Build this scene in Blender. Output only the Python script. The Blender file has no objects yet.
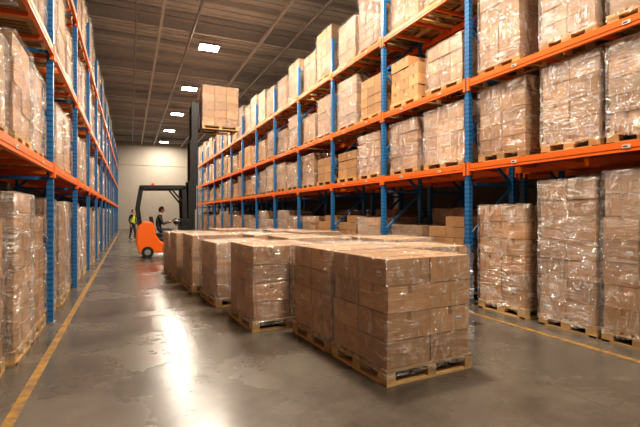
import bpy, math, random
from mathutils import Vector, Matrix, Euler
random.seed(7)
R = random.random
scene = bpy.context.scene

# ------------------------------------------------------------------ materials
def new_mat(name):
    m = bpy.data.materials.new(name); m.use_nodes = True
    nt = m.node_tree; nt.nodes.clear()
    out = nt.nodes.new('ShaderNodeOutputMaterial')
    return m, nt, out
def N(nt, t, **kw):
    n = nt.nodes.new(t)
    for k, v in kw.items():
        if k in n.inputs: n.inputs[k].default_value = v
        else: setattr(n, k, v)
    return n
def L(nt, a, b): nt.links.new(a, b)
def simple(name, col, rough=0.5, metal=0.0, noise=0.0, nscale=8, bump=0.0, coat=0.0):
    m, nt, out = new_mat(name)
    p = N(nt, 'ShaderNodeBsdfPrincipled', Roughness=rough, Metallic=metal)
    p.inputs['Base Color'].default_value = (*col, 1)
    p.inputs['Coat Weight'].default_value = coat
    if noise or bump:
        tc = N(nt, 'ShaderNodeTexCoord'); nz = N(nt, 'ShaderNodeTexNoise', Scale=nscale, Detail=5.0)
        L(nt, tc.outputs['Object'], nz.inputs['Vector'])
        if noise:
            mx = N(nt, 'ShaderNodeMix', data_type='RGBA')
            mx.inputs[6].default_value = (*[c*(1-noise) for c in col], 1)
            mx.inputs[7].default_value = (*[min(1, c*(1+noise)) for c in col], 1)
            L(nt, nz.outputs['Fac'], mx.inputs[0]); L(nt, mx.outputs[2], p.inputs['Base Color'])
        if bump:
            b = N(nt, 'ShaderNodeBump', Strength=bump, Distance=0.01)
            L(nt, nz.outputs['Fac'], b.inputs['Height']); L(nt, b.outputs[0], p.inputs['Normal'])
    L(nt, p.outputs[0], out.inputs[0])
    return m

def tinted(name, rough, scale, stretch, amt, coat=0.0, spec=0.5):
    m, nt, out = new_mat(name)
    p = N(nt, 'ShaderNodeBsdfPrincipled', Roughness=rough)
    p.inputs['Specular IOR Level'].default_value = spec
    at = N(nt, 'ShaderNodeAttribute', attribute_name='tint')
    tc = N(nt, 'ShaderNodeTexCoord'); oi = N(nt, 'ShaderNodeObjectInfo')
    ad = N(nt, 'ShaderNodeVectorMath', operation='ADD')
    sc = N(nt, 'ShaderNodeMath', operation='MULTIPLY'); sc.inputs[1].default_value = 31.0
    L(nt, oi.outputs['Random'], sc.inputs[0]); L(nt, tc.outputs['Object'], ad.inputs[0]); L(nt, sc.outputs[0], ad.inputs[1])
    mp = N(nt, 'ShaderNodeMapping'); mp.inputs['Scale'].default_value = stretch
    L(nt, ad.outputs[0], mp.inputs[0])
    nz = N(nt, 'ShaderNodeTexNoise', Scale=scale, Detail=6.0); L(nt, mp.outputs[0], nz.inputs['Vector'])
    mr = N(nt, 'ShaderNodeMapRange'); mr.inputs[3].default_value = 1-amt; mr.inputs[4].default_value = 1+amt
    L(nt, nz.outputs['Fac'], mr.inputs[0])
    r2 = N(nt, 'ShaderNodeMapRange'); r2.inputs[3].default_value = 0.66; r2.inputs[4].default_value = 1.12
    L(nt, oi.outputs['Random'], r2.inputs[0])
    ml = N(nt, 'ShaderNodeMath', operation='MULTIPLY'); L(nt, mr.outputs[0], ml.inputs[0]); L(nt, r2.outputs[0], ml.inputs[1])
    vm = N(nt, 'ShaderNodeVectorMath', operation='SCALE'); L(nt, at.outputs['Color'], vm.inputs[0]); L(nt, ml.outputs[0], vm.inputs['Scale'])
    L(nt, vm.outputs[0], p.inputs['Base Color'])
    b = N(nt, 'ShaderNodeBump', Strength=0.25, Distance=0.004)
    L(nt, nz.outputs['Fac'], b.inputs['Height']); L(nt, b.outputs[0], p.inputs['Normal'])
    L(nt, p.outputs[0], out.inputs[0])
    return m

def film_mat(name, lo, hi, gloss):
    m, nt, out = new_mat(name)
    tc = N(nt, 'ShaderNodeTexCoord'); oi = N(nt, 'ShaderNodeObjectInfo')
    sc = N(nt, 'ShaderNodeMath', operation='MULTIPLY'); sc.inputs[1].default_value = 57.0
    L(nt, oi.outputs['Random'], sc.inputs[0])
    ad = N(nt, 'ShaderNodeVectorMath', operation='ADD'); L(nt, tc.outputs['Object'], ad.inputs[0]); L(nt, sc.outputs[0], ad.inputs[1])
    def ridges(scale, rot, s, det=4.0, dist=0.8):
        mp = N(nt, 'ShaderNodeMapping'); mp.inputs['Scale'].default_value = scale; mp.inputs['Rotation'].default_value = rot
        L(nt, ad.outputs[0], mp.inputs[0])
        n = N(nt, 'ShaderNodeTexNoise', Scale=s, Detail=det, Distortion=dist); L(nt, mp.outputs[0], n.inputs['Vector'])
        a = N(nt, 'ShaderNodeMath', operation='SUBTRACT'); a.inputs[1].default_value = 0.5; L(nt, n.outputs['Fac'], a.inputs[0])
        b = N(nt, 'ShaderNodeMath', operation='ABSOLUTE'); L(nt, a.outputs[0], b.inputs[0])
        c = N(nt, 'ShaderNodeMapRange'); c.inputs[1].default_value = 0.0; c.inputs[2].default_value = 0.075; c.inputs[3].default_value = 1.0; c.inputs[4].default_value = 0.0
        L(nt, b.outputs[0], c.inputs[0]); return c.outputs[0], n.outputs['Fac']
    r1, f1 = ridges((1.0, 1.0, 7.0), (0.22, -0.2, 0), 2.0)
    r2_, f2 = ridges((4.5, 4.5, 1.2), (0.55, 0.6, 0), 1.8)
    n3 = N(nt, 'ShaderNodeTexNoise', Scale=2.3, Detail=2.0); L(nt, ad.outputs[0], n3.inputs['Vector'])
    msk = N(nt, 'ShaderNodeMapRange'); msk.inputs[1].default_value = 0.4; msk.inputs[2].default_value = 0.62; L(nt, n3.outputs['Fac'], msk.inputs[0])
    mA = N(nt, 'ShaderNodeMix', data_type='FLOAT'); L(nt, msk.outputs[0], mA.inputs[0]); L(nt, r1, mA.inputs[2]); L(nt, r2_, mA.inputs[3])
    pw = N(nt, 'ShaderNodeMath', operation='POWER'); pw.inputs[1].default_value = 1.9; L(nt, mA.outputs[0], pw.inputs[0])
    mr = N(nt, 'ShaderNodeMapRange'); mr.inputs[3].default_value = lo; mr.inputs[4].default_value = hi
    L(nt, pw.outputs[0], mr.inputs[0])
    rr = N(nt, 'ShaderNodeMapRange'); rr.inputs[3].default_value = 0.6; rr.inputs[4].default_value = 1.3
    L(nt, oi.outputs['Random'], rr.inputs[0])
    fm = N(nt, 'ShaderNodeMath', operation='MULTIPLY', use_clamp=True); L(nt, mr.outputs[0], fm.inputs[0]); L(nt, rr.outputs[0], fm.inputs[1])
    hs = N(nt, 'ShaderNodeMath', operation='ADD'); L(nt, f1, hs.inputs[0]); L(nt, f2, hs.inputs[1])
    h2 = N(nt, 'ShaderNodeMath', operation='MULTIPLY_ADD'); h2.inputs[1].default_value = 0.4; L(nt, mA.outputs[0], h2.inputs[0]); L(nt, hs.outputs[0], h2.inputs[2])
    b = N(nt, 'ShaderNodeBump', Strength=1.0, Distance=0.07); L(nt, h2.outputs[0], b.inputs['Height'])
    tr = N(nt, 'ShaderNodeBsdfTransparent'); tr.inputs[0].default_value = (0.97, 0.97, 0.97, 1)
    df = N(nt, 'ShaderNodeBsdfPrincipled', Roughness=0.22); df.inputs['Base Color'].default_value = (0.80, 0.75, 0.68, 1)
    L(nt, b.outputs[0], df.inputs['Normal'])
    m1 = N(nt, 'ShaderNodeMixShader'); L(nt, fm.outputs[0], m1.inputs[0]); L(nt, tr.outputs[0], m1.inputs[1]); L(nt, df.outputs[0], m1.inputs[2])
    gl = N(nt, 'ShaderNodeBsdfGlossy', Roughness=0.12); L(nt, b.outputs[0], gl.inputs['Normal'])
    m2 = N(nt, 'ShaderNodeMixShader'); m2.inputs[0].default_value = gloss
    L(nt, m1.outputs[0], m2.inputs[1]); L(nt, gl.outputs[0], m2.inputs[2])
    L(nt, m2.outputs[0], out.inputs[0])
    return m

M_card = tinted('cardboard', 0.7, 3.0, (1, 1, 1), 0.14)
M_wood = tinted('pallet_wood', 0.75, 6.0, (1, 1, 5), 0.3, spec=0.3)
M_tape = simple('packing_tape', (0.28, 0.16, 0.07), 0.3)
M_label = simple('paper_label', (0.6, 0.57, 0.52), 0.6)
M_ink = simple('print_ink', (0.06, 0.045, 0.035), 0.7)
M_film = film_mat('stretch_film', 0.015, 0.50, 0.15)
M_filmw = film_mat('stretch_film_thick', 0.10, 0.75, 0.17)
M_orange = simple('orange_beam_paint', (0.74, 0.15, 0.015), 0.42, noise=0.15, nscale=5)
M_galv = simple('galvanised_steel', (0.35, 0.34, 0.33), 0.45, 0.7, noise=0.2)
M_black = simple('black_plastic', (0.010, 0.010, 0.011), 0.45)
M_darksteel = simple('dark_mast_steel', (0.018, 0.018, 0.02), 0.45, 0.3, noise=0.3)
M_rubber = simple('tyre_rubber', (0.015, 0.015, 0.015), 0.8)
M_truck = simple('truck_orange_paint', (0.80, 0.15, 0.012), 0.3, coat=0.4)
M_yellow = simple('hi_vis_yellow', (0.55, 0.62, 0.04), 0.6)
M_navy = simple('work_trousers', (0.02, 0.025, 0.045), 0.8)
M_jacket = simple('dark_work_jacket', (0.03, 0.033, 0.045), 0.8)
M_skin = simple('skin', (0.52, 0.29, 0.19), 0.5)
M_hair = simple('hair', (0.03, 0.018, 0.01), 0.7)
M_boot = simple('boot_leather', (0.03, 0.02, 0.015), 0.6)
M_white = simple('reflective_tape', (0.75, 0.75, 0.72), 0.3)

def blue_mat():
    m, nt, out = new_mat('blue_upright_paint')
    p = N(nt, 'ShaderNodeBsdfPrincipled', Roughness=0.42)
    tc = N(nt, 'ShaderNodeTexCoord'); sx = N(nt, 'ShaderNodeSeparateXYZ'); L(nt, tc.outputs['Object'], sx.inputs[0])
    md = N(nt, 'ShaderNodeMath', operation='MODULO'); md.inputs[1].default_value = 0.075; L(nt, sx.outputs[2], md.inputs[0])
    a = N(nt, 'ShaderNodeMath', operation='LESS_THAN'); a.inputs[1].default_value = 0.022; L(nt, md.outputs[0], a.inputs[0])
    at = N(nt, 'ShaderNodeAttribute', attribute_name='tint')
    s2 = N(nt, 'ShaderNodeSeparateXYZ'); L(nt, at.outputs['Color'], s2.inputs[0])
    g = N(nt, 'ShaderNodeMath', operation='MULTIPLY'); L(nt, a.outputs[0], g.inputs[0]); L(nt, s2.outputs[0], g.inputs[1])
    g2 = N(nt, 'ShaderNodeMath', operation='MULTIPLY'); g2.inputs[1].default_value=0.6; L(nt, g.outputs[0], g2.inputs[0])
    nz = N(nt, 'ShaderNodeTexNoise', Scale=4.0, Detail=4.0); L(nt, tc.outputs['Object'], nz.inputs['Vector'])
    c0 = N(nt, 'ShaderNodeMix', data_type='RGBA'); c0.inputs[6].default_value = (0.012, 0.11, 0.28, 1); c0.inputs[7].default_value = (0.02, 0.18, 0.42, 1)
    L(nt, nz.outputs['Fac'], c0.inputs[0])
    mx = N(nt, 'ShaderNodeMix', data_type='RGBA'); mx.inputs[7].default_value = (0.005, 0.012, 0.03, 1)
    L(nt, g2.outputs[0], mx.inputs[0]); L(nt, c0.outputs[2], mx.inputs[6]); L(nt, mx.outputs[2], p.inputs['Base Color'])
    L(nt, p.outputs[0], out.inputs[0]); return m
M_blue = blue_mat()

# ------------------------------------------------------------------ mesh builder
class MB:
    def __init__(s): s.v=[]; s.f=[]; s.m=[]; s.t=[]; s.mats=[]; s.sm=[]
    def mi(s, mat):
        if mat not in s.mats: s.mats.append(mat)
        return s.mats.index(mat)
    def add(s, verts, faces, mat, tint=(1,1,1), smooth=False):
        o=len(s.v); s.v += [tuple(v) for v in verts]; k=s.mi(mat)
        for f in faces:
            s.f.append(tuple(o+i for i in f)); s.m.append(k); s.t.append(tint); s.sm.append(smooth)
    def box(s, c, d, mat, tint=(1,1,1), rot=None):
        hx,hy,hz=[q/2 for q in d]
        vs=[Vector((x,y,z)) for x in(-hx,hx) for y in(-hy,hy) for z in(-hz,hz)]
        if rot is not None: vs=[rot@v for v in vs]
        c=Vector(c); vs=[v+c for v in vs]
        s.add(vs,[(0,1,3,2),(4,6,7,5),(0,4,5,1),(2,3,7,6),(0,2,6,4),(1,5,7,3)],mat,tint)
    def bar(s, a, b, w, h, mat, tint=(0,0,0)):
        a=Vector(a); b=Vector(b); d=b-a
        rot=d.to_track_quat('X','Z').to_matrix()
        s.box((a+b)/2,(d.length,w,h),mat,tint,rot)
    def cyl(s, a, b, r, mat, n=16, r2=None, smooth=True):
        a=Vector(a); b=Vector(b); d=b-a; q=d.to_track_quat('Z','X').to_matrix(); r2=r if r2 is None else r2
        vs=[]; 
        for i in range(n):
            an=2*math.pi*i/n; vs.append(a+q@Vector((r*math.cos(an),r*math.sin(an),0)))
        for i in range(n):
            an=2*math.pi*i/n; vs.append(b+q@Vector((r2*math.cos(an),r2*math.sin(an),0)))
        s.add(vs,[(i,(i+1)%n,n+(i+1)%n,n+i) for i in range(n)],mat,smooth=smooth)
        s.add(vs,[tuple(range(n))[::-1],tuple(range(n,2*n))],mat)
    def extrude(s, prof, y0, y1, mat, smooth=False):
        n=len(prof); vs=[(x,y0,z) for x,z in prof]+[(x,y1,z) for x,z in prof]
        s.add(vs,[(i,(i+1)%n,n+(i+1)%n,n+i)[::-1] for i in range(n)]+[tuple(range(n)),tuple(range(n,2*n))[::-1]],mat,smooth=smooth)
    def mesh(s, name):
        me=bpy.data.meshes.new(name); me.from_pydata(s.v,[],s.f)
        for m in s.mats: me.materials.append(m)
        me.polygons.foreach_set('material_index',s.m); me.polygons.foreach_set('use_smooth',s.sm)
        ca=me.color_attributes.new('tint','FLOAT_COLOR','CORNER')
        data=[]
        for p,t in zip(me.polygons,s.t): data += [t[0],t[1],t[2],1.0]*p.loop_total
        ca.data.foreach_set('color',data); me.update(); return me
    def obj(s, name, loc=(0,0,0), rz=0, parent=None, bevel=0):
        o=bpy.data.objects.new(name,s.mesh(name)); scene.collection.objects.link(o)
        o.location=loc; o.rotation_euler=(0,0,rz); o.parent=parent
        if bevel:
            b=o.modifiers.new('bevel','BEVEL'); b.width=bevel; b.segments=3; b.limit_method='ANGLE'; b.angle_limit=math.radians(35)
        return o

def empty(name, loc=(0,0,0), rz=0):
    e=bpy.data.objects.new(name,None); scene.collection.objects.link(e); e.location=loc; e.rotation_euler=(0,0,rz); e.empty_display_size=0.3; return e

# ------------------------------------------------------------------ pallet + load
def add_pallet(mb, W, D):
    def wt():
        k=0.75+0.45*R(); return (0.56*k,0.36*k,0.16*k)
    n=7; bw=D/n*0.80
    for i in range(n):
        y=-D/2+bw/2+i*(D-bw)/(n-1)
        mb.box((0,y,0.133),(W,bw,0.022),M_wood,wt())
    for x in (-W/2+0.05,0,W/2-0.05):
        mb.box((x,0,0.111),(0.1,D,0.022),M_wood,wt())
        mb.box((x,0,0.011),(0.1,D,0.022),M_wood,wt())
        for y in (-D/2+0.07,0,D/2-0.07):
            mb.box((x,y,0.061),(0.1,0.14,0.078),M_wood,wt())
    for y in (-D/2+0.05,D/2-0.05):
        mb.box((0,y,0.0109),(W,0.095,0.0216),M_wood,wt())

def film_shell(mb, W, D, z0, z1, mat, rnd):
    per=[]; r=0.035; hw=W/2+0.004; hd=D/2+0.004
    def seg(a,b,n):
        for i in range(n):
            t=i/n; per.append((a[0]+(b[0]-a[0])*t,a[1]+(b[1]-a[1])*t))
    def arc(cx,cy,a0):
        for i in range(4):
            a=a0+math.pi/2*i/4; per.append((cx+r*math.cos(a),cy+r*math.sin(a)))
    k=10; e=0.006
    hw+=e; hd+=e
    seg((hw,-hd+r),(hw,hd-r),k); arc(hw-r,hd-r,0)
    seg((hw-r,hd),(-hw+r,hd),k); arc(-hw+r,hd-r,math.pi/2)
    seg((-hw,hd-r),(-hw,-hd+r),k); arc(-hw+r,-hd+r,math.pi)
    seg((-hw+r,-hd),(hw-r,-hd),k); arc(hw-r,-hd+r,1.5*math.pi)
    n=len(per); rows=18; vs=[]
    for j in range(rows+1):
        z=z0+(z1-z0)*j/rows
        for (x,y) in per:
            o=1+ (rnd.random()*0.018)/(W/2)
            vs.append((x*o,y*o,z+ (0 if 0<j<rows else (rnd.random()-.5)*0.04 if j==0 else 0)))
    for s,zz in ((0.97,0.008),(0.7,0.004),(0.35,0.005)):
        for (x,y) in per: vs.append((x*s,y*s,z1+zz+rnd.random()*0.010))
    fs=[]; tot=rows+1+3
    for j in range(tot-1):
        for i in range(n):
            fs.append((j*n+i,j*n+(i+1)%n,(j+1)*n+(i+1)%n,(j+1)*n+i))
    vs.append((0,0,z1+0.006)); c=len(vs)-1
    for i in range(n): fs.append(((tot-1)*n+i,(tot-1)*n+(i+1)%n,c))
    mb.add(vs,fs,mat,smooth=True)

def make_load(W, D, H, nx, ny, nz, film=None, seed=0, base=(0.47,0.262,0.118), ragged=0.0):
    rnd=random.Random(seed); mb=MB()
    add_pallet(mb,W,D)
    w=(W-0.03)/nx; d=(D-0.03)/ny; h=(H-0.146)/nz
    for k in range(nz):
        sx=(rnd.random()-.5)*0.014; sy=(rnd.random()-.5)*0.014
        for i in range(nx):
            for j in range(ny):
                if k==nz-1 and rnd.random()<ragged: continue
                outer = i in(0,nx-1) or j in(0,ny-1) or k>=nz-2
                if not outer: continue
                t=0.76+0.42*rnd.random(); g=(rnd.random()-.5)*0.07
                col=(base[0]*t,base[1]*t*(1+g),base[2]*t*(1+2*g))
                c=Vector((-W/2+0.015+w*(i+.5)+sx+(rnd.random()-.5)*0.008,-D/2+0.015+d*(j+.5)+sy+(rnd.random()-.5)*0.008,0.145+h*(k+.5)))
                rot=Matrix.Rotation((rnd.random()-.5)*0.016,3,'Z')
                bw,bd,bh=w-0.012,d-0.012,h-0.008
                mb.box(c,(bw,bd,bh),M_card,col,rot)
                q=lambda p: c+rot@Vector(p)
                e=0.0012
                for sgn in(-1,1):
                    if (i==0 and sgn<0) or (i==nx-1 and sgn>0):
                        mb.box(q((sgn*bw/2,0,bh/2-0.035)),(2*e,0.05,0.07),M_tape,rot=rot)
                        if rnd.random()<0.14:
                            mb.box(q((sgn*bw/2,-bd*.26,-bh*.05)),(2*e,0.07,0.045),M_label,rot=rot)
                            mb.box(q((sgn*(bw/2+0.0005),-bd*.26,-bh*.05-0.008)),(2*e+.0004,0.055,0.012),M_ink,rot=rot)
                        if rnd.random()<0.22:
                            for a in range(2): mb.box(q((sgn*bw/2,bd*.30+a*0.03,-bh*.25)),(2*e,0.018,0.024),M_tape,rot=rot)
                    if (j==0 and sgn<0) or (j==ny-1 and sgn>0):
                        if rnd.random()<0.5:
                            mb.box(q((0,sgn*bd/2,bh/2-0.035)),(0.05,2*e,0.07),M_tape,rot=rot)
                        if rnd.random()<0.12:
                            mb.box(q((bw*.22,sgn*bd/2,0)),(0.075,2*e,0.045),M_label,rot=rot)
                            mb.box(q((bw*.22,sgn*(bd/2+0.0005),-0.008)),(0.06,2*e+.0004,0.012),M_ink,rot=rot)
                        if rnd.random()<0.3:
                            mb.box(q((-bw*.3,sgn*bd/2,-bh*.28)),(0.045,2*e,0.02),M_tape,rot=rot)
                if k==nz-1:
                    mb.box(q((0,0,bh/2)),(bw,0.05,2*e),M_tape,rot=rot)
    if film: film_shell(mb,W,D,0.085,H+0.004,film,rnd)
    me=mb.mesh('palletised_boxes')
    return dict(me=me,W=W,D=D,H=H)

F,FW=M_film,M_filmw
def family(W,Ds,Hs,s0,films):
    out=[]
    r=random.Random(s0)
    for i,(D,H) in enumerate(zip(Ds,Hs)):
        nz=max(3,int(round((H-.14)/r.choice((.20,.24,.28)))))
        out.append(make_load(W,D,H,r.choice((2,3)),2 if D<.95 else r.choice((2,3)),nz,films[i%len(films)],s0*10+i,ragged=0.25 if films[i%len(films)] is None else 0.0))
    return out
wide={
 'low': family(1.08,(1.02,1.08,.96,1.06,1.0,1.1),(1.08,.95,1.12,.82,1.02,1.14),1,(F,F,F,None,FW,F)),
 'mid': family(1.08,(1.06,1.0,1.08,.98,1.04),(1.22,1.05,1.34,.92,1.15),2,(F,None,FW,F,F)),
 'top': family(1.08,(1.06,1.0,1.08,1.02),(1.5,1.2,1.62,1.38),3,(F,F,FW,F)),
 'tall':family(1.08,(1.08,1.02,1.0,1.08),(1.45,1.66,1.5,1.3),4,(F,FW,None,F))}
narrow={
 'low': family(1.08,(.82,.80,.84,.78),(1.16,1.05,1.12,.95),5,(F,FW,FW,F)),
 'mid': family(1.08,(.82,.80,.84,.80),(1.36,1.22,1.42,1.1),6,(FW,FW,F,F)),
 'top': family(1.08,(.82,.80,.84),(1.6,1.72,1.45),7,(F,FW,F)),
 'tall':family(1.08,(.84,.82,.80,.84),(1.76,1.6,1.7,1.5),8,(FW,FW,FW,F))}

def put(var, x, y, z, rz=0, parent=None, name='pallet_of_boxes'):
    o=bpy.data.objects.new(name if parent is None else 'palletised_boxes',var['me'])
    scene.collection.objects.link(o); o.location=(x,y,z); o.rotation_euler=(0,0,rz); o.parent=parent; return o

# ------------------------------------------------------------------ racks
def make_rack(name, xf, xb, posts, levels, top):
    mb=MB(); s=1 if xb>xf else -1
    for y in posts:
        for x in (xf+s*0.04, xb-s*0.04):
            mb.box((x,y,top/2),(0.08,0.10,top),M_blue,(1,0,0))
            mb.box((x,y,0.006),(0.13,0.15,0.012),M_galv)
        z=0.25; fl=False
        a,b=xf+s*0.08, xb-s*0.08
        while z<top-0.9:
            mb.bar((a,y,z),(b,y,z),0.03,0.045,M_blue)
            p,q=(a,b) if fl else (b,a)
            mb.bar((p,y,z+0.03),(q,y,z+0.85),0.03,0.045,M_blue); fl=not fl
            z+=0.9
        mb.bar((a,y,top-0.12),(b,y,top-0.12),0.03,0.045,M_blue)
    for y0,y1 in zip(posts[:-1],posts[1:]):
        ya,yb=y0+0.05,y1-0.05
        for z in levels:
            for x,sg in ((xf+s*0.015,s),(xb-s*0.015,-s)):
                mb.box((x,(ya+yb)/2,z-0.06),(0.05,yb-ya,0.12),M_orange)
                mb.box((x-sg*0.027,(ya+yb)/2,z-0.06),(0.006,yb-ya-0.1,0.035),M_orange)
                for yy in(ya-0.006,yb+0.006):
                    mb.box((x-sg*0.006,yy,z-0.08),(0.06,0.05,0.22),M_orange)
            for t in (0.12,0.37,0.63,0.88):
                yy=ya+(yb-ya)*t
                mb.box(((xf+xb)/2,yy,z-0.028),(abs(xb-xf)-0.10,0.06,0.05),M_orange)
            for t in (0.25,0.72):
                mb.box((xf-s*0.015,ya+(yb-ya)*t,z-0.06),(0.008,0.09,0.04),M_label)
                mb.box((xf-s*0.0165,ya+(yb-ya)*t+0.01,z-0.06),(0.008,0.05,0.016),M_ink)
    return mb.obj(name)

RX=5.2; RB=6.3
rposts=[-0.5,2.15]+[5.58+2.65*i for i in range(13)]
RL=[2.38,3.80,5.50]
make_rack('pallet_rack',RX,RB,rposts,RL,6.5)
LX=-1.0; LB=-2.1
lposts=[1.13+3.0*i for i in range(15)]
LL=[2.25,3.92,5.6]
make_rack('pallet_rack',LX,LB,lposts,LL,6.7)
make_rack('pallet_rack',6.5,7.6,rposts[1:],RL,6.5)

stock_r=empty('stacked_pallet_stock'); stock_l=empty('stacked_pallet_stock'); stock_b=empty('stacked_pallet_stock')
xr=RX+0.09+0.54; xl=LX-0.09-0.54
def jit(a): return (R()-.5)*a
def fill(posts, xc, levels, stock, near, narrow_prob, skip=0.03, rot=(0,math.pi)):
    last=None
    for bi,(y0,y1) in enumerate(zip(posts[:-1],posts[1:])):
        for li,z in enumerate([0.0]+levels):
            key=('tall','low','mid','top')[li]
            par=None if (near(y0)) else stock
            nar = R()<narrow_prob
            cnt=3 if nar else 2; fam=narrow if nar else wide
            w=(y1-y0-0.14)/cnt
            for q in range(cnt):
                if R()<skip: continue
                v=random.choice([k for k in fam[key] if k is not last]); last=v
                put(v,xc+jit(.07),y0+0.07+w*(q+.5)+jit(.08 if cnt==2 else .03),z,random.choice(rot),par)
fill(rposts[2:],xr,RL,stock_r,lambda y:y<8,0.0,0.0)
fill(lposts[1:],xl,LL,stock_l,lambda y:y<6.5,1.0,0.0)
fill(rposts[2:],7.05,RL,stock_b,lambda y:False,0.0,0.05)
put(make_load(1.12,0.92,1.68,3,2,6,F,41),xr,4.93,0); put(make_load(1.12,0.82,2.0,3,2,7,FW,42),xr,3.84,0,math.pi); put(make_load(1.12,0.84,2.06,2,2,7,F,43),xr,2.95,0)
put(make_load(1.12,0.92,1.2,3,2,5,F,44),xr,4.93,RL[0]); put(make_load(1.12,0.82,1.2,2,2,4,FW,45),xr,3.80,RL[0]); put(make_load(1.12,0.82,1.22,3,2,5,FW,46),xr,2.90,RL[0])
put(narrow['mid'][0],xr,5.0,RL[1]); put(narrow['mid'][1],xr,3.85,RL[1],math.pi); put(narrow['mid'][2],xr,2.9,RL[1])
for yy in (5.0,4.0,2.9): put(narrow['top'][0],xr,yy,RL[2],0,stock_r)
for li,z in enumerate([0]+RL):
    for yy in (3.1,4.6): put(wide['low'][li],7.05,yy,z,0,stock_b)
for z,key in ((0,'tall'),(LL[0],'low'),(LL[1],'mid'),(LL[2],'top')):
    for yy in (2.65,3.6): put(random.choice(narrow[key]),xl,yy,z,0,None)

# ------------------------------------------------------------------ floor pallets in the aisle
def fl(W,D,H,nx,ny,nz,film,seed): return make_load(W,D,H,nx,ny,nz,film,seed,base=(0.54,0.315,0.155))
a4=math.radians(4)
put(fl(1.06,1.0,1.14,2,2,4,F,51),2.58,3.76,0,a4)
put(fl(1.06,1.0,1.14,2,2,4,F,52),2.508,4.785,0,a4)
fA=fl(1.06,1.15,1.12,2,3,4,F,53); fB=fl(1.06,1.15,1.06,2,2,4,FW,54); fC=fl(1.06,1.0,1.1,3,2,3,F,55)
for v,x,y,r in [(fA,1.95,6.02,3),(fB,1.78,7.72,4),(fA,1.60,9.25,3),(fC,1.45,10.75,4),(fB,1.40,12.1,2),
                (fB,3.2,6.10,2),(fA,3.02,7.62,3),(fC,2.85,9.15,2),(fB,2.70,10.6,3),(fA,2.62,12.1,2),
                (fC,3.82,5.12,2),(fA,4.38,6.65,1),(fB,4.22,8.15,2),(fA,4.08,9.65,2),(fC,3.95,11.15,1),(fB,3.9,12.5,2)]:
    put(v,x,y,0,math.radians(r))

# ------------------------------------------------------------------ room shell
Y0,Y1=-3.0,47.0; XL,XR=-2.6,8.3; CH=9.2
def floor_mat():
    m,nt,out=new_mat('polished_concrete')
    p=N(nt,'ShaderNodeBsdfPrincipled'); tc=N(nt,'ShaderNodeTexCoord')
    n1=N(nt,'ShaderNodeTexNoise',Scale=0.8,Detail=9.0,Roughness=0.62,Distortion=0.2); L(nt,tc.outputs['Object'],n1.inputs['Vector'])
    n2=N(nt,'ShaderNodeTexNoise',Scale=7.0,Detail=8.0,Roughness=0.75); L(nt,tc.outputs['Object'],n2.inputs['Vector'])
    cr=N(nt,'ShaderNodeValToRGB'); e=cr.color_ramp.elements
    e[0].position=0.25; e[0].color=(0.046,0.038,0.030,1); e[1].position=0.78; e[1].color=(0.135,0.114,0.093,1)
    L(nt,n1.outputs['Fac'],cr.inputs[0])
    mr=N(nt,'ShaderNodeMapRange'); mr.inputs[3].default_value=0.6; mr.inputs[4].default_value=1.4; L(nt,n2.outputs['Fac'],mr.inputs[0])
    vs=N(nt,'ShaderNodeVectorMath',operation='SCALE'); L(nt,cr.outputs[0],vs.inputs[0]); L(nt,mr.outputs[0],vs.inputs['Scale'])
    sx=N(nt,'ShaderNodeSeparateXYZ'); L(nt,tc.outputs['Object'],sx.inputs[0])
    def joint(o,off,per):
        a=N(nt,'ShaderNodeMath',operation='ADD'); a.inputs[1].default_value=100+off; L(nt,o,a.inputs[0])
        md=N(nt,'ShaderNodeMath',operation='MODULO'); md.inputs[1].default_value=per; L(nt,a.outputs[0],md.inputs[0])
        l=N(nt,'ShaderNodeMath',operation='LESS_THAN'); l.inputs[1].default_value=0.008; L(nt,md.outputs[0],l.inputs[0]); return l.outputs[0]
    j1=joint(sx.outputs[0],-0.62,5.0); j2=joint(sx.outputs[1],-2.6,5.0)
    jm=N(nt,'ShaderNodeMath',operation='MAXIMUM'); L(nt,j1,jm.inputs[0]); L(nt,j2,jm.inputs[1])
    jk=N(nt,'ShaderNodeMath',operation='MULTIPLY'); jk.inputs[1].default_value=0.6; L(nt,jm.outputs[0],jk.inputs[0])
    mx=N(nt,'ShaderNodeMix',data_type='RGBA'); mx.inputs[7].default_value=(0.02,0.018,0.016,1)
    L(nt,jk.outputs[0],mx.inputs[0]); L(nt,vs.outputs[0],mx.inputs[6]); L(nt,mx.outputs[2],p.inputs['Base Color'])
    rr=N(nt,'ShaderNodeMapRange'); rr.inputs[1].default_value=0.3; rr.inputs[2].default_value=0.7; rr.inputs[3].default_value=0.19; rr.inputs[4].default_value=0.33; L(nt,n1.outputs['Fac'],rr.inputs[0])
    L(nt,rr.outputs[0],p.inputs['Roughness'])
    b=N(nt,'ShaderNodeBump',Strength=0.10,Distance=0.004); L(nt,n2.outputs['Fac'],b.inputs['Height']); L(nt,b.outputs[0],p.inputs['Normal'])
    L(nt,p.outputs[0],out.inputs[0]); return m
M_floor=floor_mat()
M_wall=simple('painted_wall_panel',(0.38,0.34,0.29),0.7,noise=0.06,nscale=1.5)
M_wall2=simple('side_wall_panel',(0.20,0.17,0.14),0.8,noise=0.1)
M_ceil=simple('ribbed_roof_deck',(0.56,0.57,0.57),0.6,noise=0.15,nscale=1.2)
M_steel=simple('roof_steel',(0.52,0.53,0.53),0.5,0.0,noise=0.15)
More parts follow.
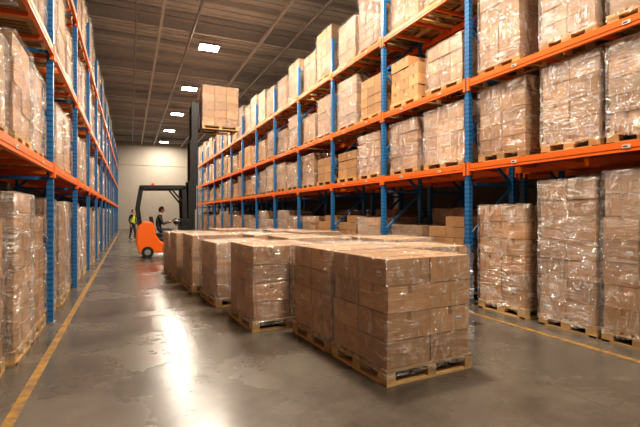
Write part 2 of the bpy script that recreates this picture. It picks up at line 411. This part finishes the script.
def line_mat():
    m,nt,out=new_mat('worn_yellow_floor_paint')
    p=N(nt,'ShaderNodeBsdfPrincipled',Roughness=0.4); tc=N(nt,'ShaderNodeTexCoord')
    nz=N(nt,'ShaderNodeTexNoise',Scale=7.0,Detail=8.0,Roughness=0.75); L(nt,tc.outputs['Object'],nz.inputs['Vector'])
    cr=N(nt,'ShaderNodeValToRGB'); e=cr.color_ramp.elements
    e[0].position=0.40; e[0].color=(0.12,0.08,0.045,1); e[1].position=0.62; e[1].color=(0.38,0.20,0.03,1)
    L(nt,nz.outputs['Fac'],cr.inputs[0]); L(nt,cr.outputs[0],p.inputs['Base Color']); L(nt,p.outputs[0],out.inputs[0]); return m
M_line=line_mat()
cx=(XL+XR)/2; cy=(Y0+Y1)/2
def slab(name,c,d,mat):
    mb=MB(); mb.box((0,0,0),d,mat); return mb.obj(name,c)
slab('floor',(cx,cy,-0.1),(XR-XL+0.4,Y1-Y0+0.2,0.2),M_floor)
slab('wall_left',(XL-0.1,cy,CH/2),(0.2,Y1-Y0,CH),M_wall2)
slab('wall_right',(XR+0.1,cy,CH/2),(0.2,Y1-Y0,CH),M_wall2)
mb=MB(); mb.box((0,0,0),(XR-XL,0.2,CH),M_wall)
for i in range(10): mb.box((-5.1+i*1.13,-0.105,0),(0.02,0.008,CH),M_wall)
mb.box((0,-0.12,1.9),(XR-XL,0.05,0.08),M_wall)
mb.obj('wall_back',(cx,Y1+0.1,CH/2))
mb=MB(); mb.box((0,0,0.1),(XR-XL+0.4,Y1-Y0,0.2),M_ceil)
y=Y0+0.3
while y<Y1:
    mb.box((0,y-cy,-0.02),(XR-XL,0.12,0.045),M_ceil); y+=0.42
mb.obj('ceiling',(cx,cy,CH))
mb=MB()
for i in range(33):
    yy=Y0+0.4+i*1.5; mb.box((cx,yy,CH-0.12),(XR-XL,0.06,0.16),M_steel)
for i in range(9):
    yy=0.5+i*5.6
    mb.box((cx,yy,CH-0.38),(XR-XL,0.02,0.36),M_steel); mb.box((cx,yy,CH-0.2),(XR-XL,0.18,0.02),M_steel); mb.box((cx,yy,CH-0.56),(XR-XL,0.18,0.02),M_steel)
for xx in (1.05,4.9): mb.box((xx,cy,CH-0.62),(0.1,Y1-Y0,0.1),M_steel)
mb.cyl((2.2,Y0,CH-0.64),(2.2,Y1,CH-0.64),0.05,M_galv,10); mb.cyl((6.0,Y0,CH-0.7),(6.0,Y1,CH-0.7),0.07,M_galv,10)
mb.cyl((0.2,Y0,CH-0.64),(0.2,Y1,CH-0.64),0.03,M_galv,8)
mb.obj('roof_trusses')
mb=MB(); mb.box((-0.82,cy,0.002),(0.08,Y1-Y0-0.2,0.004),M_line); mb.box((4.86,cy,0.002),(0.08,Y1-Y0-0.2,0.004),M_line)
mb.obj('floor_marking_lines')

# ------------------------------------------------------------------ lamps
M_lamp,nt,out=new_mat('led_panel'); em=N(nt,'ShaderNodeEmission',Strength=40.0); em.inputs[0].default_value=(1,0.93,0.84,1); L(nt,em.outputs[0],out.inputs[0])
LZ=8.55
for i,yy in enumerate([-1.0,5.5,12.0,18.4,24.9,31.6,38.2,44.5]):
    e=empty('high_bay_light',(3.05,yy,LZ))
    mb=MB(); mb.box((0,0,0.05),(0.84,0.70,0.09),M_galv)
    for k in (-0.25,0.25): mb.bar((k,0,0.09),(k,0,0.12+0.3),0.02,0.02,M_galv)
    mb.obj('housing',parent=e)
    mb=MB(); mb.box((0,0,-0.002),(0.78,0.64,0.012),M_lamp); mb.obj('diffuser',parent=e)
    ld=bpy.data.lights.new('led_light','AREA'); ld.shape='RECTANGLE'; ld.size=0.76; ld.size_y=0.60
    ld.energy=700 if i<3 else 520; ld.color=(1,0.87,0.71)
    lo=bpy.data.objects.new('led_light',ld); scene.collection.objects.link(lo); lo.parent=e; lo.location=(0,0,-0.02)

# ------------------------------------------------------------------ people
def person(name, J, edges, mats, head, face_dir, loc, rz, vest=False):
    root=empty(name,loc,rz)
    names=list(J); idx={n:i for i,n in enumerate(names)}
    me=bpy.data.meshes.new('body'); me.from_pydata([J[n][0] for n in names],[(idx[a],idx[b]) for a,b,_ in edges],[])
    o=bpy.data.objects.new('body_tmp',me); scene.collection.objects.link(o)
    sk=o.modifiers.new('Skin','SKIN'); sk.use_smooth_shade=True
    for n in names:
        sv=me.skin_vertices[0].data[idx[n]]; r=J[n][1]; sv.radius=(r,r) if not isinstance(r,tuple) else r; sv.use_root=(n=='pelvis')
    o.modifiers.new('Sub','SUBSURF').levels=2
    bpy.context.view_layer.update()
    dg=bpy.context.evaluated_depsgraph_get(); m2=bpy.data.meshes.new_from_object(o.evaluated_get(dg)); m2.name='body'
    bpy.data.objects.remove(o)
    labs=list(mats); m2.materials.clear()
    for l in labs: m2.materials.append(mats[l])
    segs=[(Vector(J[a][0]),Vector(J[b][0]),l) for a,b,l in edges]
    for p in m2.polygons:
        c=p.center; best=None
        for a,b,l in segs:
            d=b-a; t=max(0,min(1,(c-a).dot(d)/d.length_squared)); q=(c-(a+d*t)).length
            if best is None or q<best[0]: best=(q,l)
        p.material_index=labs.index(best[1]); p.use_smooth=True
    b=bpy.data.objects.new('body',m2); scene.collection.objects.link(b); b.parent=root
    mb=MB(); hv=Vector(head); f=Vector(face_dir).normalized(); side=Vector((0,0,1)).cross(f)
    nu,nv=20,14; vs=[];fs=[]
    def hp(a,bb):
        x=math.cos(a)*math.sin(bb); y=math.sin(a)*math.sin(bb); z=math.cos(bb)
        rx,ry,rz_=0.098,0.076,0.122
        if z<0: rx*=1-0.22*(-z); ry*=1-0.35*(-z)
        px=x*rx; 
        if x>0.9 and -0.35<z<0.05: px+=0.016
        return hv+f*px+side*(y*ry)+Vector((0,0,z*rz_))
    for j in range(nv+1):
        for i in range(nu): vs.append(hp(2*math.pi*i/nu,math.pi*j/nv))
    for j in range(nv):
        for i in range(nu): fs.append((j*nu+i,(j+1)*nu+i,(j+1)*nu+(i+1)%nu,j*nu+(i+1)%nu))
    mb.add(vs,fs,M_skin,smooth=True)
    hs=[];hf=[]
    for j in range(8):
        for i in range(nu):
            a=2*math.pi*i/nu; lim=math.pi*(0.33 if math.cos(a)>0.4 else 0.62)
            p_=hp(a,lim*j/7); hs.append(hv+(p_-hv)*1.09)
    for j in range(7):
        for i in range(nu): hf.append((j*nu+i,(j+1)*nu+i,(j+1)*nu+(i+1)%nu,j*nu+(i+1)%nu))
    mb.add(hs,hf,M_hair,smooth=True)
    for sg in(-1,1):
        mb.cyl(hv+side*sg*0.070+Vector((0,0,-0.005)),hv+side*sg*0.086+Vector((0,0,-0.005)),0.026,M_skin,10,0.018)
        ey=hv+f*0.090+side*sg*0.030+Vector((0,0,0.002)); mb.cyl(ey,ey+f*0.006,0.010,M_white,8); mb.cyl(ey+f*.005,ey+f*0.008,0.005,M_ink,8)
    mo=hv+f*0.080+Vector((0,0,-0.062)); mb.bar(mo-side*0.024,mo+side*0.024,0.02,0.010,M_tape)
    mb.cyl(hv+f*0.092+Vector((0,0,-0.005)),hv+f*0.118+Vector((0,0,-0.03)),0.008,M_skin,8,0.013)
    mb.obj('head',parent=root)
    return root

def hand_pts(J, edges, wr, tag, direction, side, curl):
    w=Vector(J[wr][0]); d=Vector(direction).normalized(); s=Vector(side).normalized(); c=Vector(curl).normalized()
    palm=w+d*0.07; J['palm'+tag]=(tuple(palm),(0.036,0.020)); edges.append((wr,'palm'+tag,'skin'))
    for i,(o,l) in enumerate(((-0.033,0.068),(-0.011,0.078),(0.011,0.073),(0.032,0.056))):
        k=f'f{i}{tag}'; b=palm+s*o+d*0.025; m=b+d*l*0.55+c*0.012; t=m+d*l*0.25+c*l*0.42
        J[k+'a']=(tuple(b),0.010); J[k+'b']=(tuple(m),0.009); J[k+'c']=(tuple(t),0.008)
        edges += [('palm'+tag,k+'a','skin'),(k+'a',k+'b','skin'),(k+'b',k+'c','skin')]
    b=w+d*0.035-s*0.035; t=b+d*0.035-s*0.02+c*0.015
    J['t'+tag]=(tuple(b),0.012); J['tt'+tag]=(tuple(t),0.009)
    edges += [(wr,'t'+tag,'skin'),('t'+tag,'tt'+tag,'skin')]

J={'pelvis':((0,0,0.95),(0.15,0.115)),'waist':((0,0,1.10),(0.14,0.105)),'chest':((0.0,0,1.30),(0.17,0.12)),'neckb':((-0.01,0,1.45),(0.10,0.08)),'neck':((0.0,0,1.54),0.055),'htop':((0.01,0,1.60),0.05)}
E=[('pelvis','waist','vest'),('waist','chest','vest'),('chest','neckb','vest'),('neckb','neck','skin'),('neck','htop','skin')]
for sg,t in((1,'L'),(-1,'R')):
    st=0.10*sg
    J.update({'sh'+t:((0,0.19*sg,1.42),0.062),'el'+t:((-0.02+.02*sg,0.25*sg,1.13),0.046),'wr'+t:((0.08,0.24*sg,0.90),0.030),
      'hp'+t:((0,0.095*sg,0.89),0.095),'kn'+t:((0.03+st*.6,0.10*sg,0.50),0.062),'an'+t:((-0.03+st,0.11*sg,0.10),0.042),'to'+t:((0.14+st,0.13*sg,0.04),0.038)})
    E += [('neckb','sh'+t,'sleeve'),('sh'+t,'el'+t,'sleeve'),('el'+t,'wr'+t,'sleeve'),('pelvis','hp'+t,'trouser'),('hp'+t,'kn'+t,'trouser'),('kn'+t,'an'+t,'trouser'),('an'+t,'to'+t,'boot')]
    hand_pts(J,E,'wr'+t,t,(0.2,0,-1),(1,0,0),(0,-sg,0))
person('warehouse_worker',J,E,{'vest':M_yellow,'skin':M_skin,'sleeve':M_jacket,'trouser':M_navy,'boot':M_boot},(0.02,0,1.66),(1,0,0),(0.14,27.5,0),math.radians(-40))

# ------------------------------------------------------------------ reach truck
TX,TY=1.06,16.6
T=empty('reach_truck',(TX,TY,0))
mb=MB()
prof=[(-0.78,0.16),(-0.86,0.45),(-0.86,0.85),(-0.80,1.14),(-0.62,1.28),(-0.36,1.26),(-0.26,1.08),(-0.22,0.78),(-0.08,0.58),(0.12,0.50),(0.42,0.50),(0.50,0.56),(0.62,0.56),(0.66,0.16)]
mb.extrude(prof,-0.62,0.62,M_truck); mb.obj('chassis',parent=T,bevel=0.05)
mb=MB()
mb.box((0.76,0,0.80),(0.30,1.16,1.10),M_black); mb.box((0.58,0,1.22),(0.30,0.9,0.12),M_black)
mb.box((-0.02,-0.02,0.60),(0.55,1.0,0.18),M_black)
mb.obj('battery_cover_and_dash',parent=T,bevel=0.03)
mb=MB()
mb.box((-0.06,0,0.78),(0.46,0.46,0.14),M_black); mb.box((-0.33,0,1.13),(0.12,0.46,0.62),M_black,rot=Matrix.Rotation(-0.15,3,'Y'))
mb.box((-0.0,0.27,0.95),(0.30,0.06,0.05),M_black); mb.obj('seat',parent=T,bevel=0.035)
mb=MB()
mb.cyl((0.52,0.0,1.10),(0.38,0.0,1.28),0.02,M_black,10)
cw=Vector((0.38,0,1.29)); ax=Vector((-0.6,0,0.8)).normalized(); u=ax.cross(Vector((0,1,0))).normalized(); v=Vector((0,1,0))
pts=[cw+u*0.16*math.cos(a)+v*0.16*math.sin(a) for a in [2*math.pi*i/20 for i in range(20)]]
for i in range(20): mb.cyl(pts[i],pts[(i+1)%20],0.014,M_black,8)
for i in (0,7,13): mb.cyl(cw,pts[i],0.010,M_black,6)
mb.obj('steering_wheel',parent=T)
mb=MB()
for sy in(-0.54,0.54):
    mb.bar((-0.74,sy,1.12),(-0.82,sy,1.75),0.12,0.14,M_black); mb.bar((-0.82,sy,1.72),(-0.70,sy,2.46),0.12,0.14,M_black)
    mb.bar((0.76,sy,1.2),(0.72,sy,2.50),0.12,0.16,M_black); mb.bar((-0.76,sy,2.46),(0.80,sy,2.50),0.12,0.14,M_black)
    mb.bar((0.30,sy,2.42),(0.72,sy,1.9),0.05,0.06,M_black)
for i in range(9):
    x=-0.68+i*0.178; mb.bar((x,-0.57,2.47+0.004*i),(x,0.57,2.47+0.004*i),0.06,0.05,M_black)
mb.box((-0.05,0,2.52),(0.9,1.0,0.03),M_black)
for z in (1.30,1.55): mb.box((-0.77,0,z),(0.03,1.02,0.05),M_black)
for i in range(5): mb.box((0.74,-0.4+i*0.2,1.8),(0.02,0.02,1.25),M_black)
for i in range(5): mb.box((0.74,0,1.35+i*0.24),(0.02,1.0,0.02),M_black)
mb.obj('overhead_guard',parent=T,bevel=0.01)
mb=MB(); mb.cyl((-0.3,0,2.53),(-0.3,0,2.64),0.05,M_truck,12); mb.box((0.76,-0.35,2.34),(0.08,0.12,0.09),M_white); mb.obj('beacon',parent=T)
mb=MB()
for sy in(-0.48,0.48):
    mb.cyl((-0.5,sy-0.15,0.20),(-0.5,sy+0.15,0.20),0.20,M_rubber,24); mb.cyl((-0.5,sy-0.16,0.20),(-0.5,sy+0.16,0.20),0.10,M_galv,16)
    mb.cyl((1.9,sy-0.06,0.15),(1.9,sy+0.06,0.15),0.15,M_rubber,24); mb.cyl((1.9,sy-0.07,0.15),(1.9,sy+0.07,0.15),0.07,M_galv,16)
    mb.cyl((0.45,sy-0.15,0.17),(0.45,sy+0.15,0.17),0.17,M_rubber,20)
mb.obj('wheels',parent=T)
mb=MB()
for sy in(-0.48,0.48): mb.extrude([(0.6,0.14),(0.6,0.34),(1.65,0.34),(2.02,0.24),(2.02,0.17),(1.75,0.14)],sy-0.14 if sy<0 else sy+0.08,sy-0.08 if sy<0 else sy+0.14,M_darksteel)
mb.box((0.72,0,0.25),(0.2,1.15,0.2),M_darksteel)
mb.obj('reach_legs',parent=T,bevel=0.01)
mb=MB(); MXX=1.00
for sy in(-1,1):
    for (dx,oy,z0,z1) in ((0,0.46,0.20,2.75),(0.06,0.40,1.7,4.25),(0.12,0.34,2.6,5.65)):
        y=sy*oy; x=MXX+dx
        mb.box((x,y,(z0+z1)/2),(0.22,0.02,z1-z0),M_darksteel)
        for k in(-0.10,0.10): mb.box((x+k,y-sy*0.03,(z0+z1)/2),(0.02,0.07,z1-z0),M_darksteel)
    mb.cyl((MXX-0.02,sy*0.22,0.3),(MXX-0.02,sy*0.22,2.5),0.045,M_darksteel,10); mb.cyl((MXX-0.02,sy*0.22,2.5),(MXX-0.02,sy*0.22,4.1),0.03,M_darksteel,10)
    mb.box((MXX+0.03,sy*0.10,3.3),(0.02,0.05,4.2),M_black)
    mb.box((MXX+0.06,sy*0.16,3.0),(0.03,0.03,4.6),M_rubber)
for z,ww,dx in ((0.35,0.92,0),(1.5,0.92,0),(2.7,0.92,0),(1.8,0.80,.06),(4.2,0.80,.06),(3.25,0.68,.12),(5.60,0.68,.12),(4.5,0.68,.12)):
    mb.box((MXX+dx-0.03,0,z),(0.05,ww,0.12),M_darksteel)
mb.obj('mast',parent=T)
mb=MB(); FZ=4.66
for z in(FZ+0.05,FZ+0.42): mb.box((MXX+0.26,0,z),(0.04,0.80,0.10),M_darksteel)
for sy in(-0.33,0.33): mb.box((MXX+0.26,sy,FZ+0.55),(0.03,0.04,1.0),M_darksteel)
for y in(-0.3,-0.1,0.1,0.3): mb.box((MXX+0.26,y,FZ+0.8),(0.02,0.02,0.6),M_darksteel)
mb.box((MXX+0.26,0,FZ+1.08),(0.03,0.8,0.04),M_darksteel)
for sy in(-0.24,0.24):
    mb.box((MXX+0.30,sy,FZ+0.22),(0.04,0.11,0.46),M_darksteel); mb.extrude([(MXX+0.28,FZ),(MXX+0.28,FZ+0.045),(MXX+1.44,FZ+0.045),(MXX+1.44,FZ+0.03)],sy-0.055,sy+0.055,M_darksteel)
mb.obj('fork_carriage',parent=T)
ll=make_load(1.34,1.1,1.60,3,3,5,F,61)
o=put(ll,MXX+0.36+0.67,0,FZ+0.0455-0.0225,0,T); o.name='lifted_pallet_load'
J={'pelvis':((-0.10,0,0.95),(0.15,0.12)),'waist':((-0.12,0,1.09),(0.14,0.105)),'chest':((-0.10,0,1.29),(0.17,0.12)),'neckb':((-0.07,0,1.45),(0.10,0.08)),'neck':((-0.04,0,1.54),0.055),'htop':((-0.03,0,1.60),0.05)}
E=[('pelvis','waist','vest'),('waist','chest','vest'),('chest','neckb','vest'),('neckb','neck','skin'),('neck','htop','skin')]
for sg,t in((1,'L'),(-1,'R')):
    J.update({'sh'+t:((-0.07,0.19*sg,1.41),0.062),'el'+t:((0.04,0.25*sg,1.16),0.046),'wr'+t:((0.24,0.19*sg,1.25),0.030),
      'hp'+t:((-0.04,0.10*sg,0.93),0.09),'kn'+t:((0.33,0.14*sg,0.96),0.062),'an'+t:((0.36,0.14*sg,0.64),0.042),'to'+t:((0.48,0.14*sg,0.59),0.034)})
    E += [('neckb','sh'+t,'vest'),('sh'+t,'el'+t,'vest'),('el'+t,'wr'+t,'vest'),('pelvis','hp'+t,'trouser'),('hp'+t,'kn'+t,'trouser'),('kn'+t,'an'+t,'trouser'),('an'+t,'to'+t,'boot')]
    hand_pts(J,E,'wr'+t,t,(1,-0.3*sg,0.25),(0,sg,0.0),(0.2,0,-1))
person('truck_driver',J,E,{'vest':M_jacket,'skin':M_skin,'trouser':M_navy,'boot':M_boot},(-0.01,0,1.68),(1,0,0.1),(TX,TY,0),0)

# ------------------------------------------------------------------ world, camera
w=bpy.data.worlds.new('world'); scene.world=w; w.use_nodes=True
bg=w.node_tree.nodes['Background']; bg.inputs[0].default_value=(1.0,0.88,0.75,1); bg.inputs[1].default_value=0.42
cam=bpy.data.cameras.new('camera'); cam.sensor_width=36; cam.lens=24.0; cam.clip_end=200
co=bpy.data.objects.new('camera',cam); scene.collection.objects.link(co)
co.location=(0,0,1.55); co.rotation_euler=(math.radians(90),0,-math.radians(24))
scene.camera=co
scene.view_settings.view_transform='Standard'
scene.view_settings.look='Medium High Contrast'
scene.view_settings.exposure=0.0
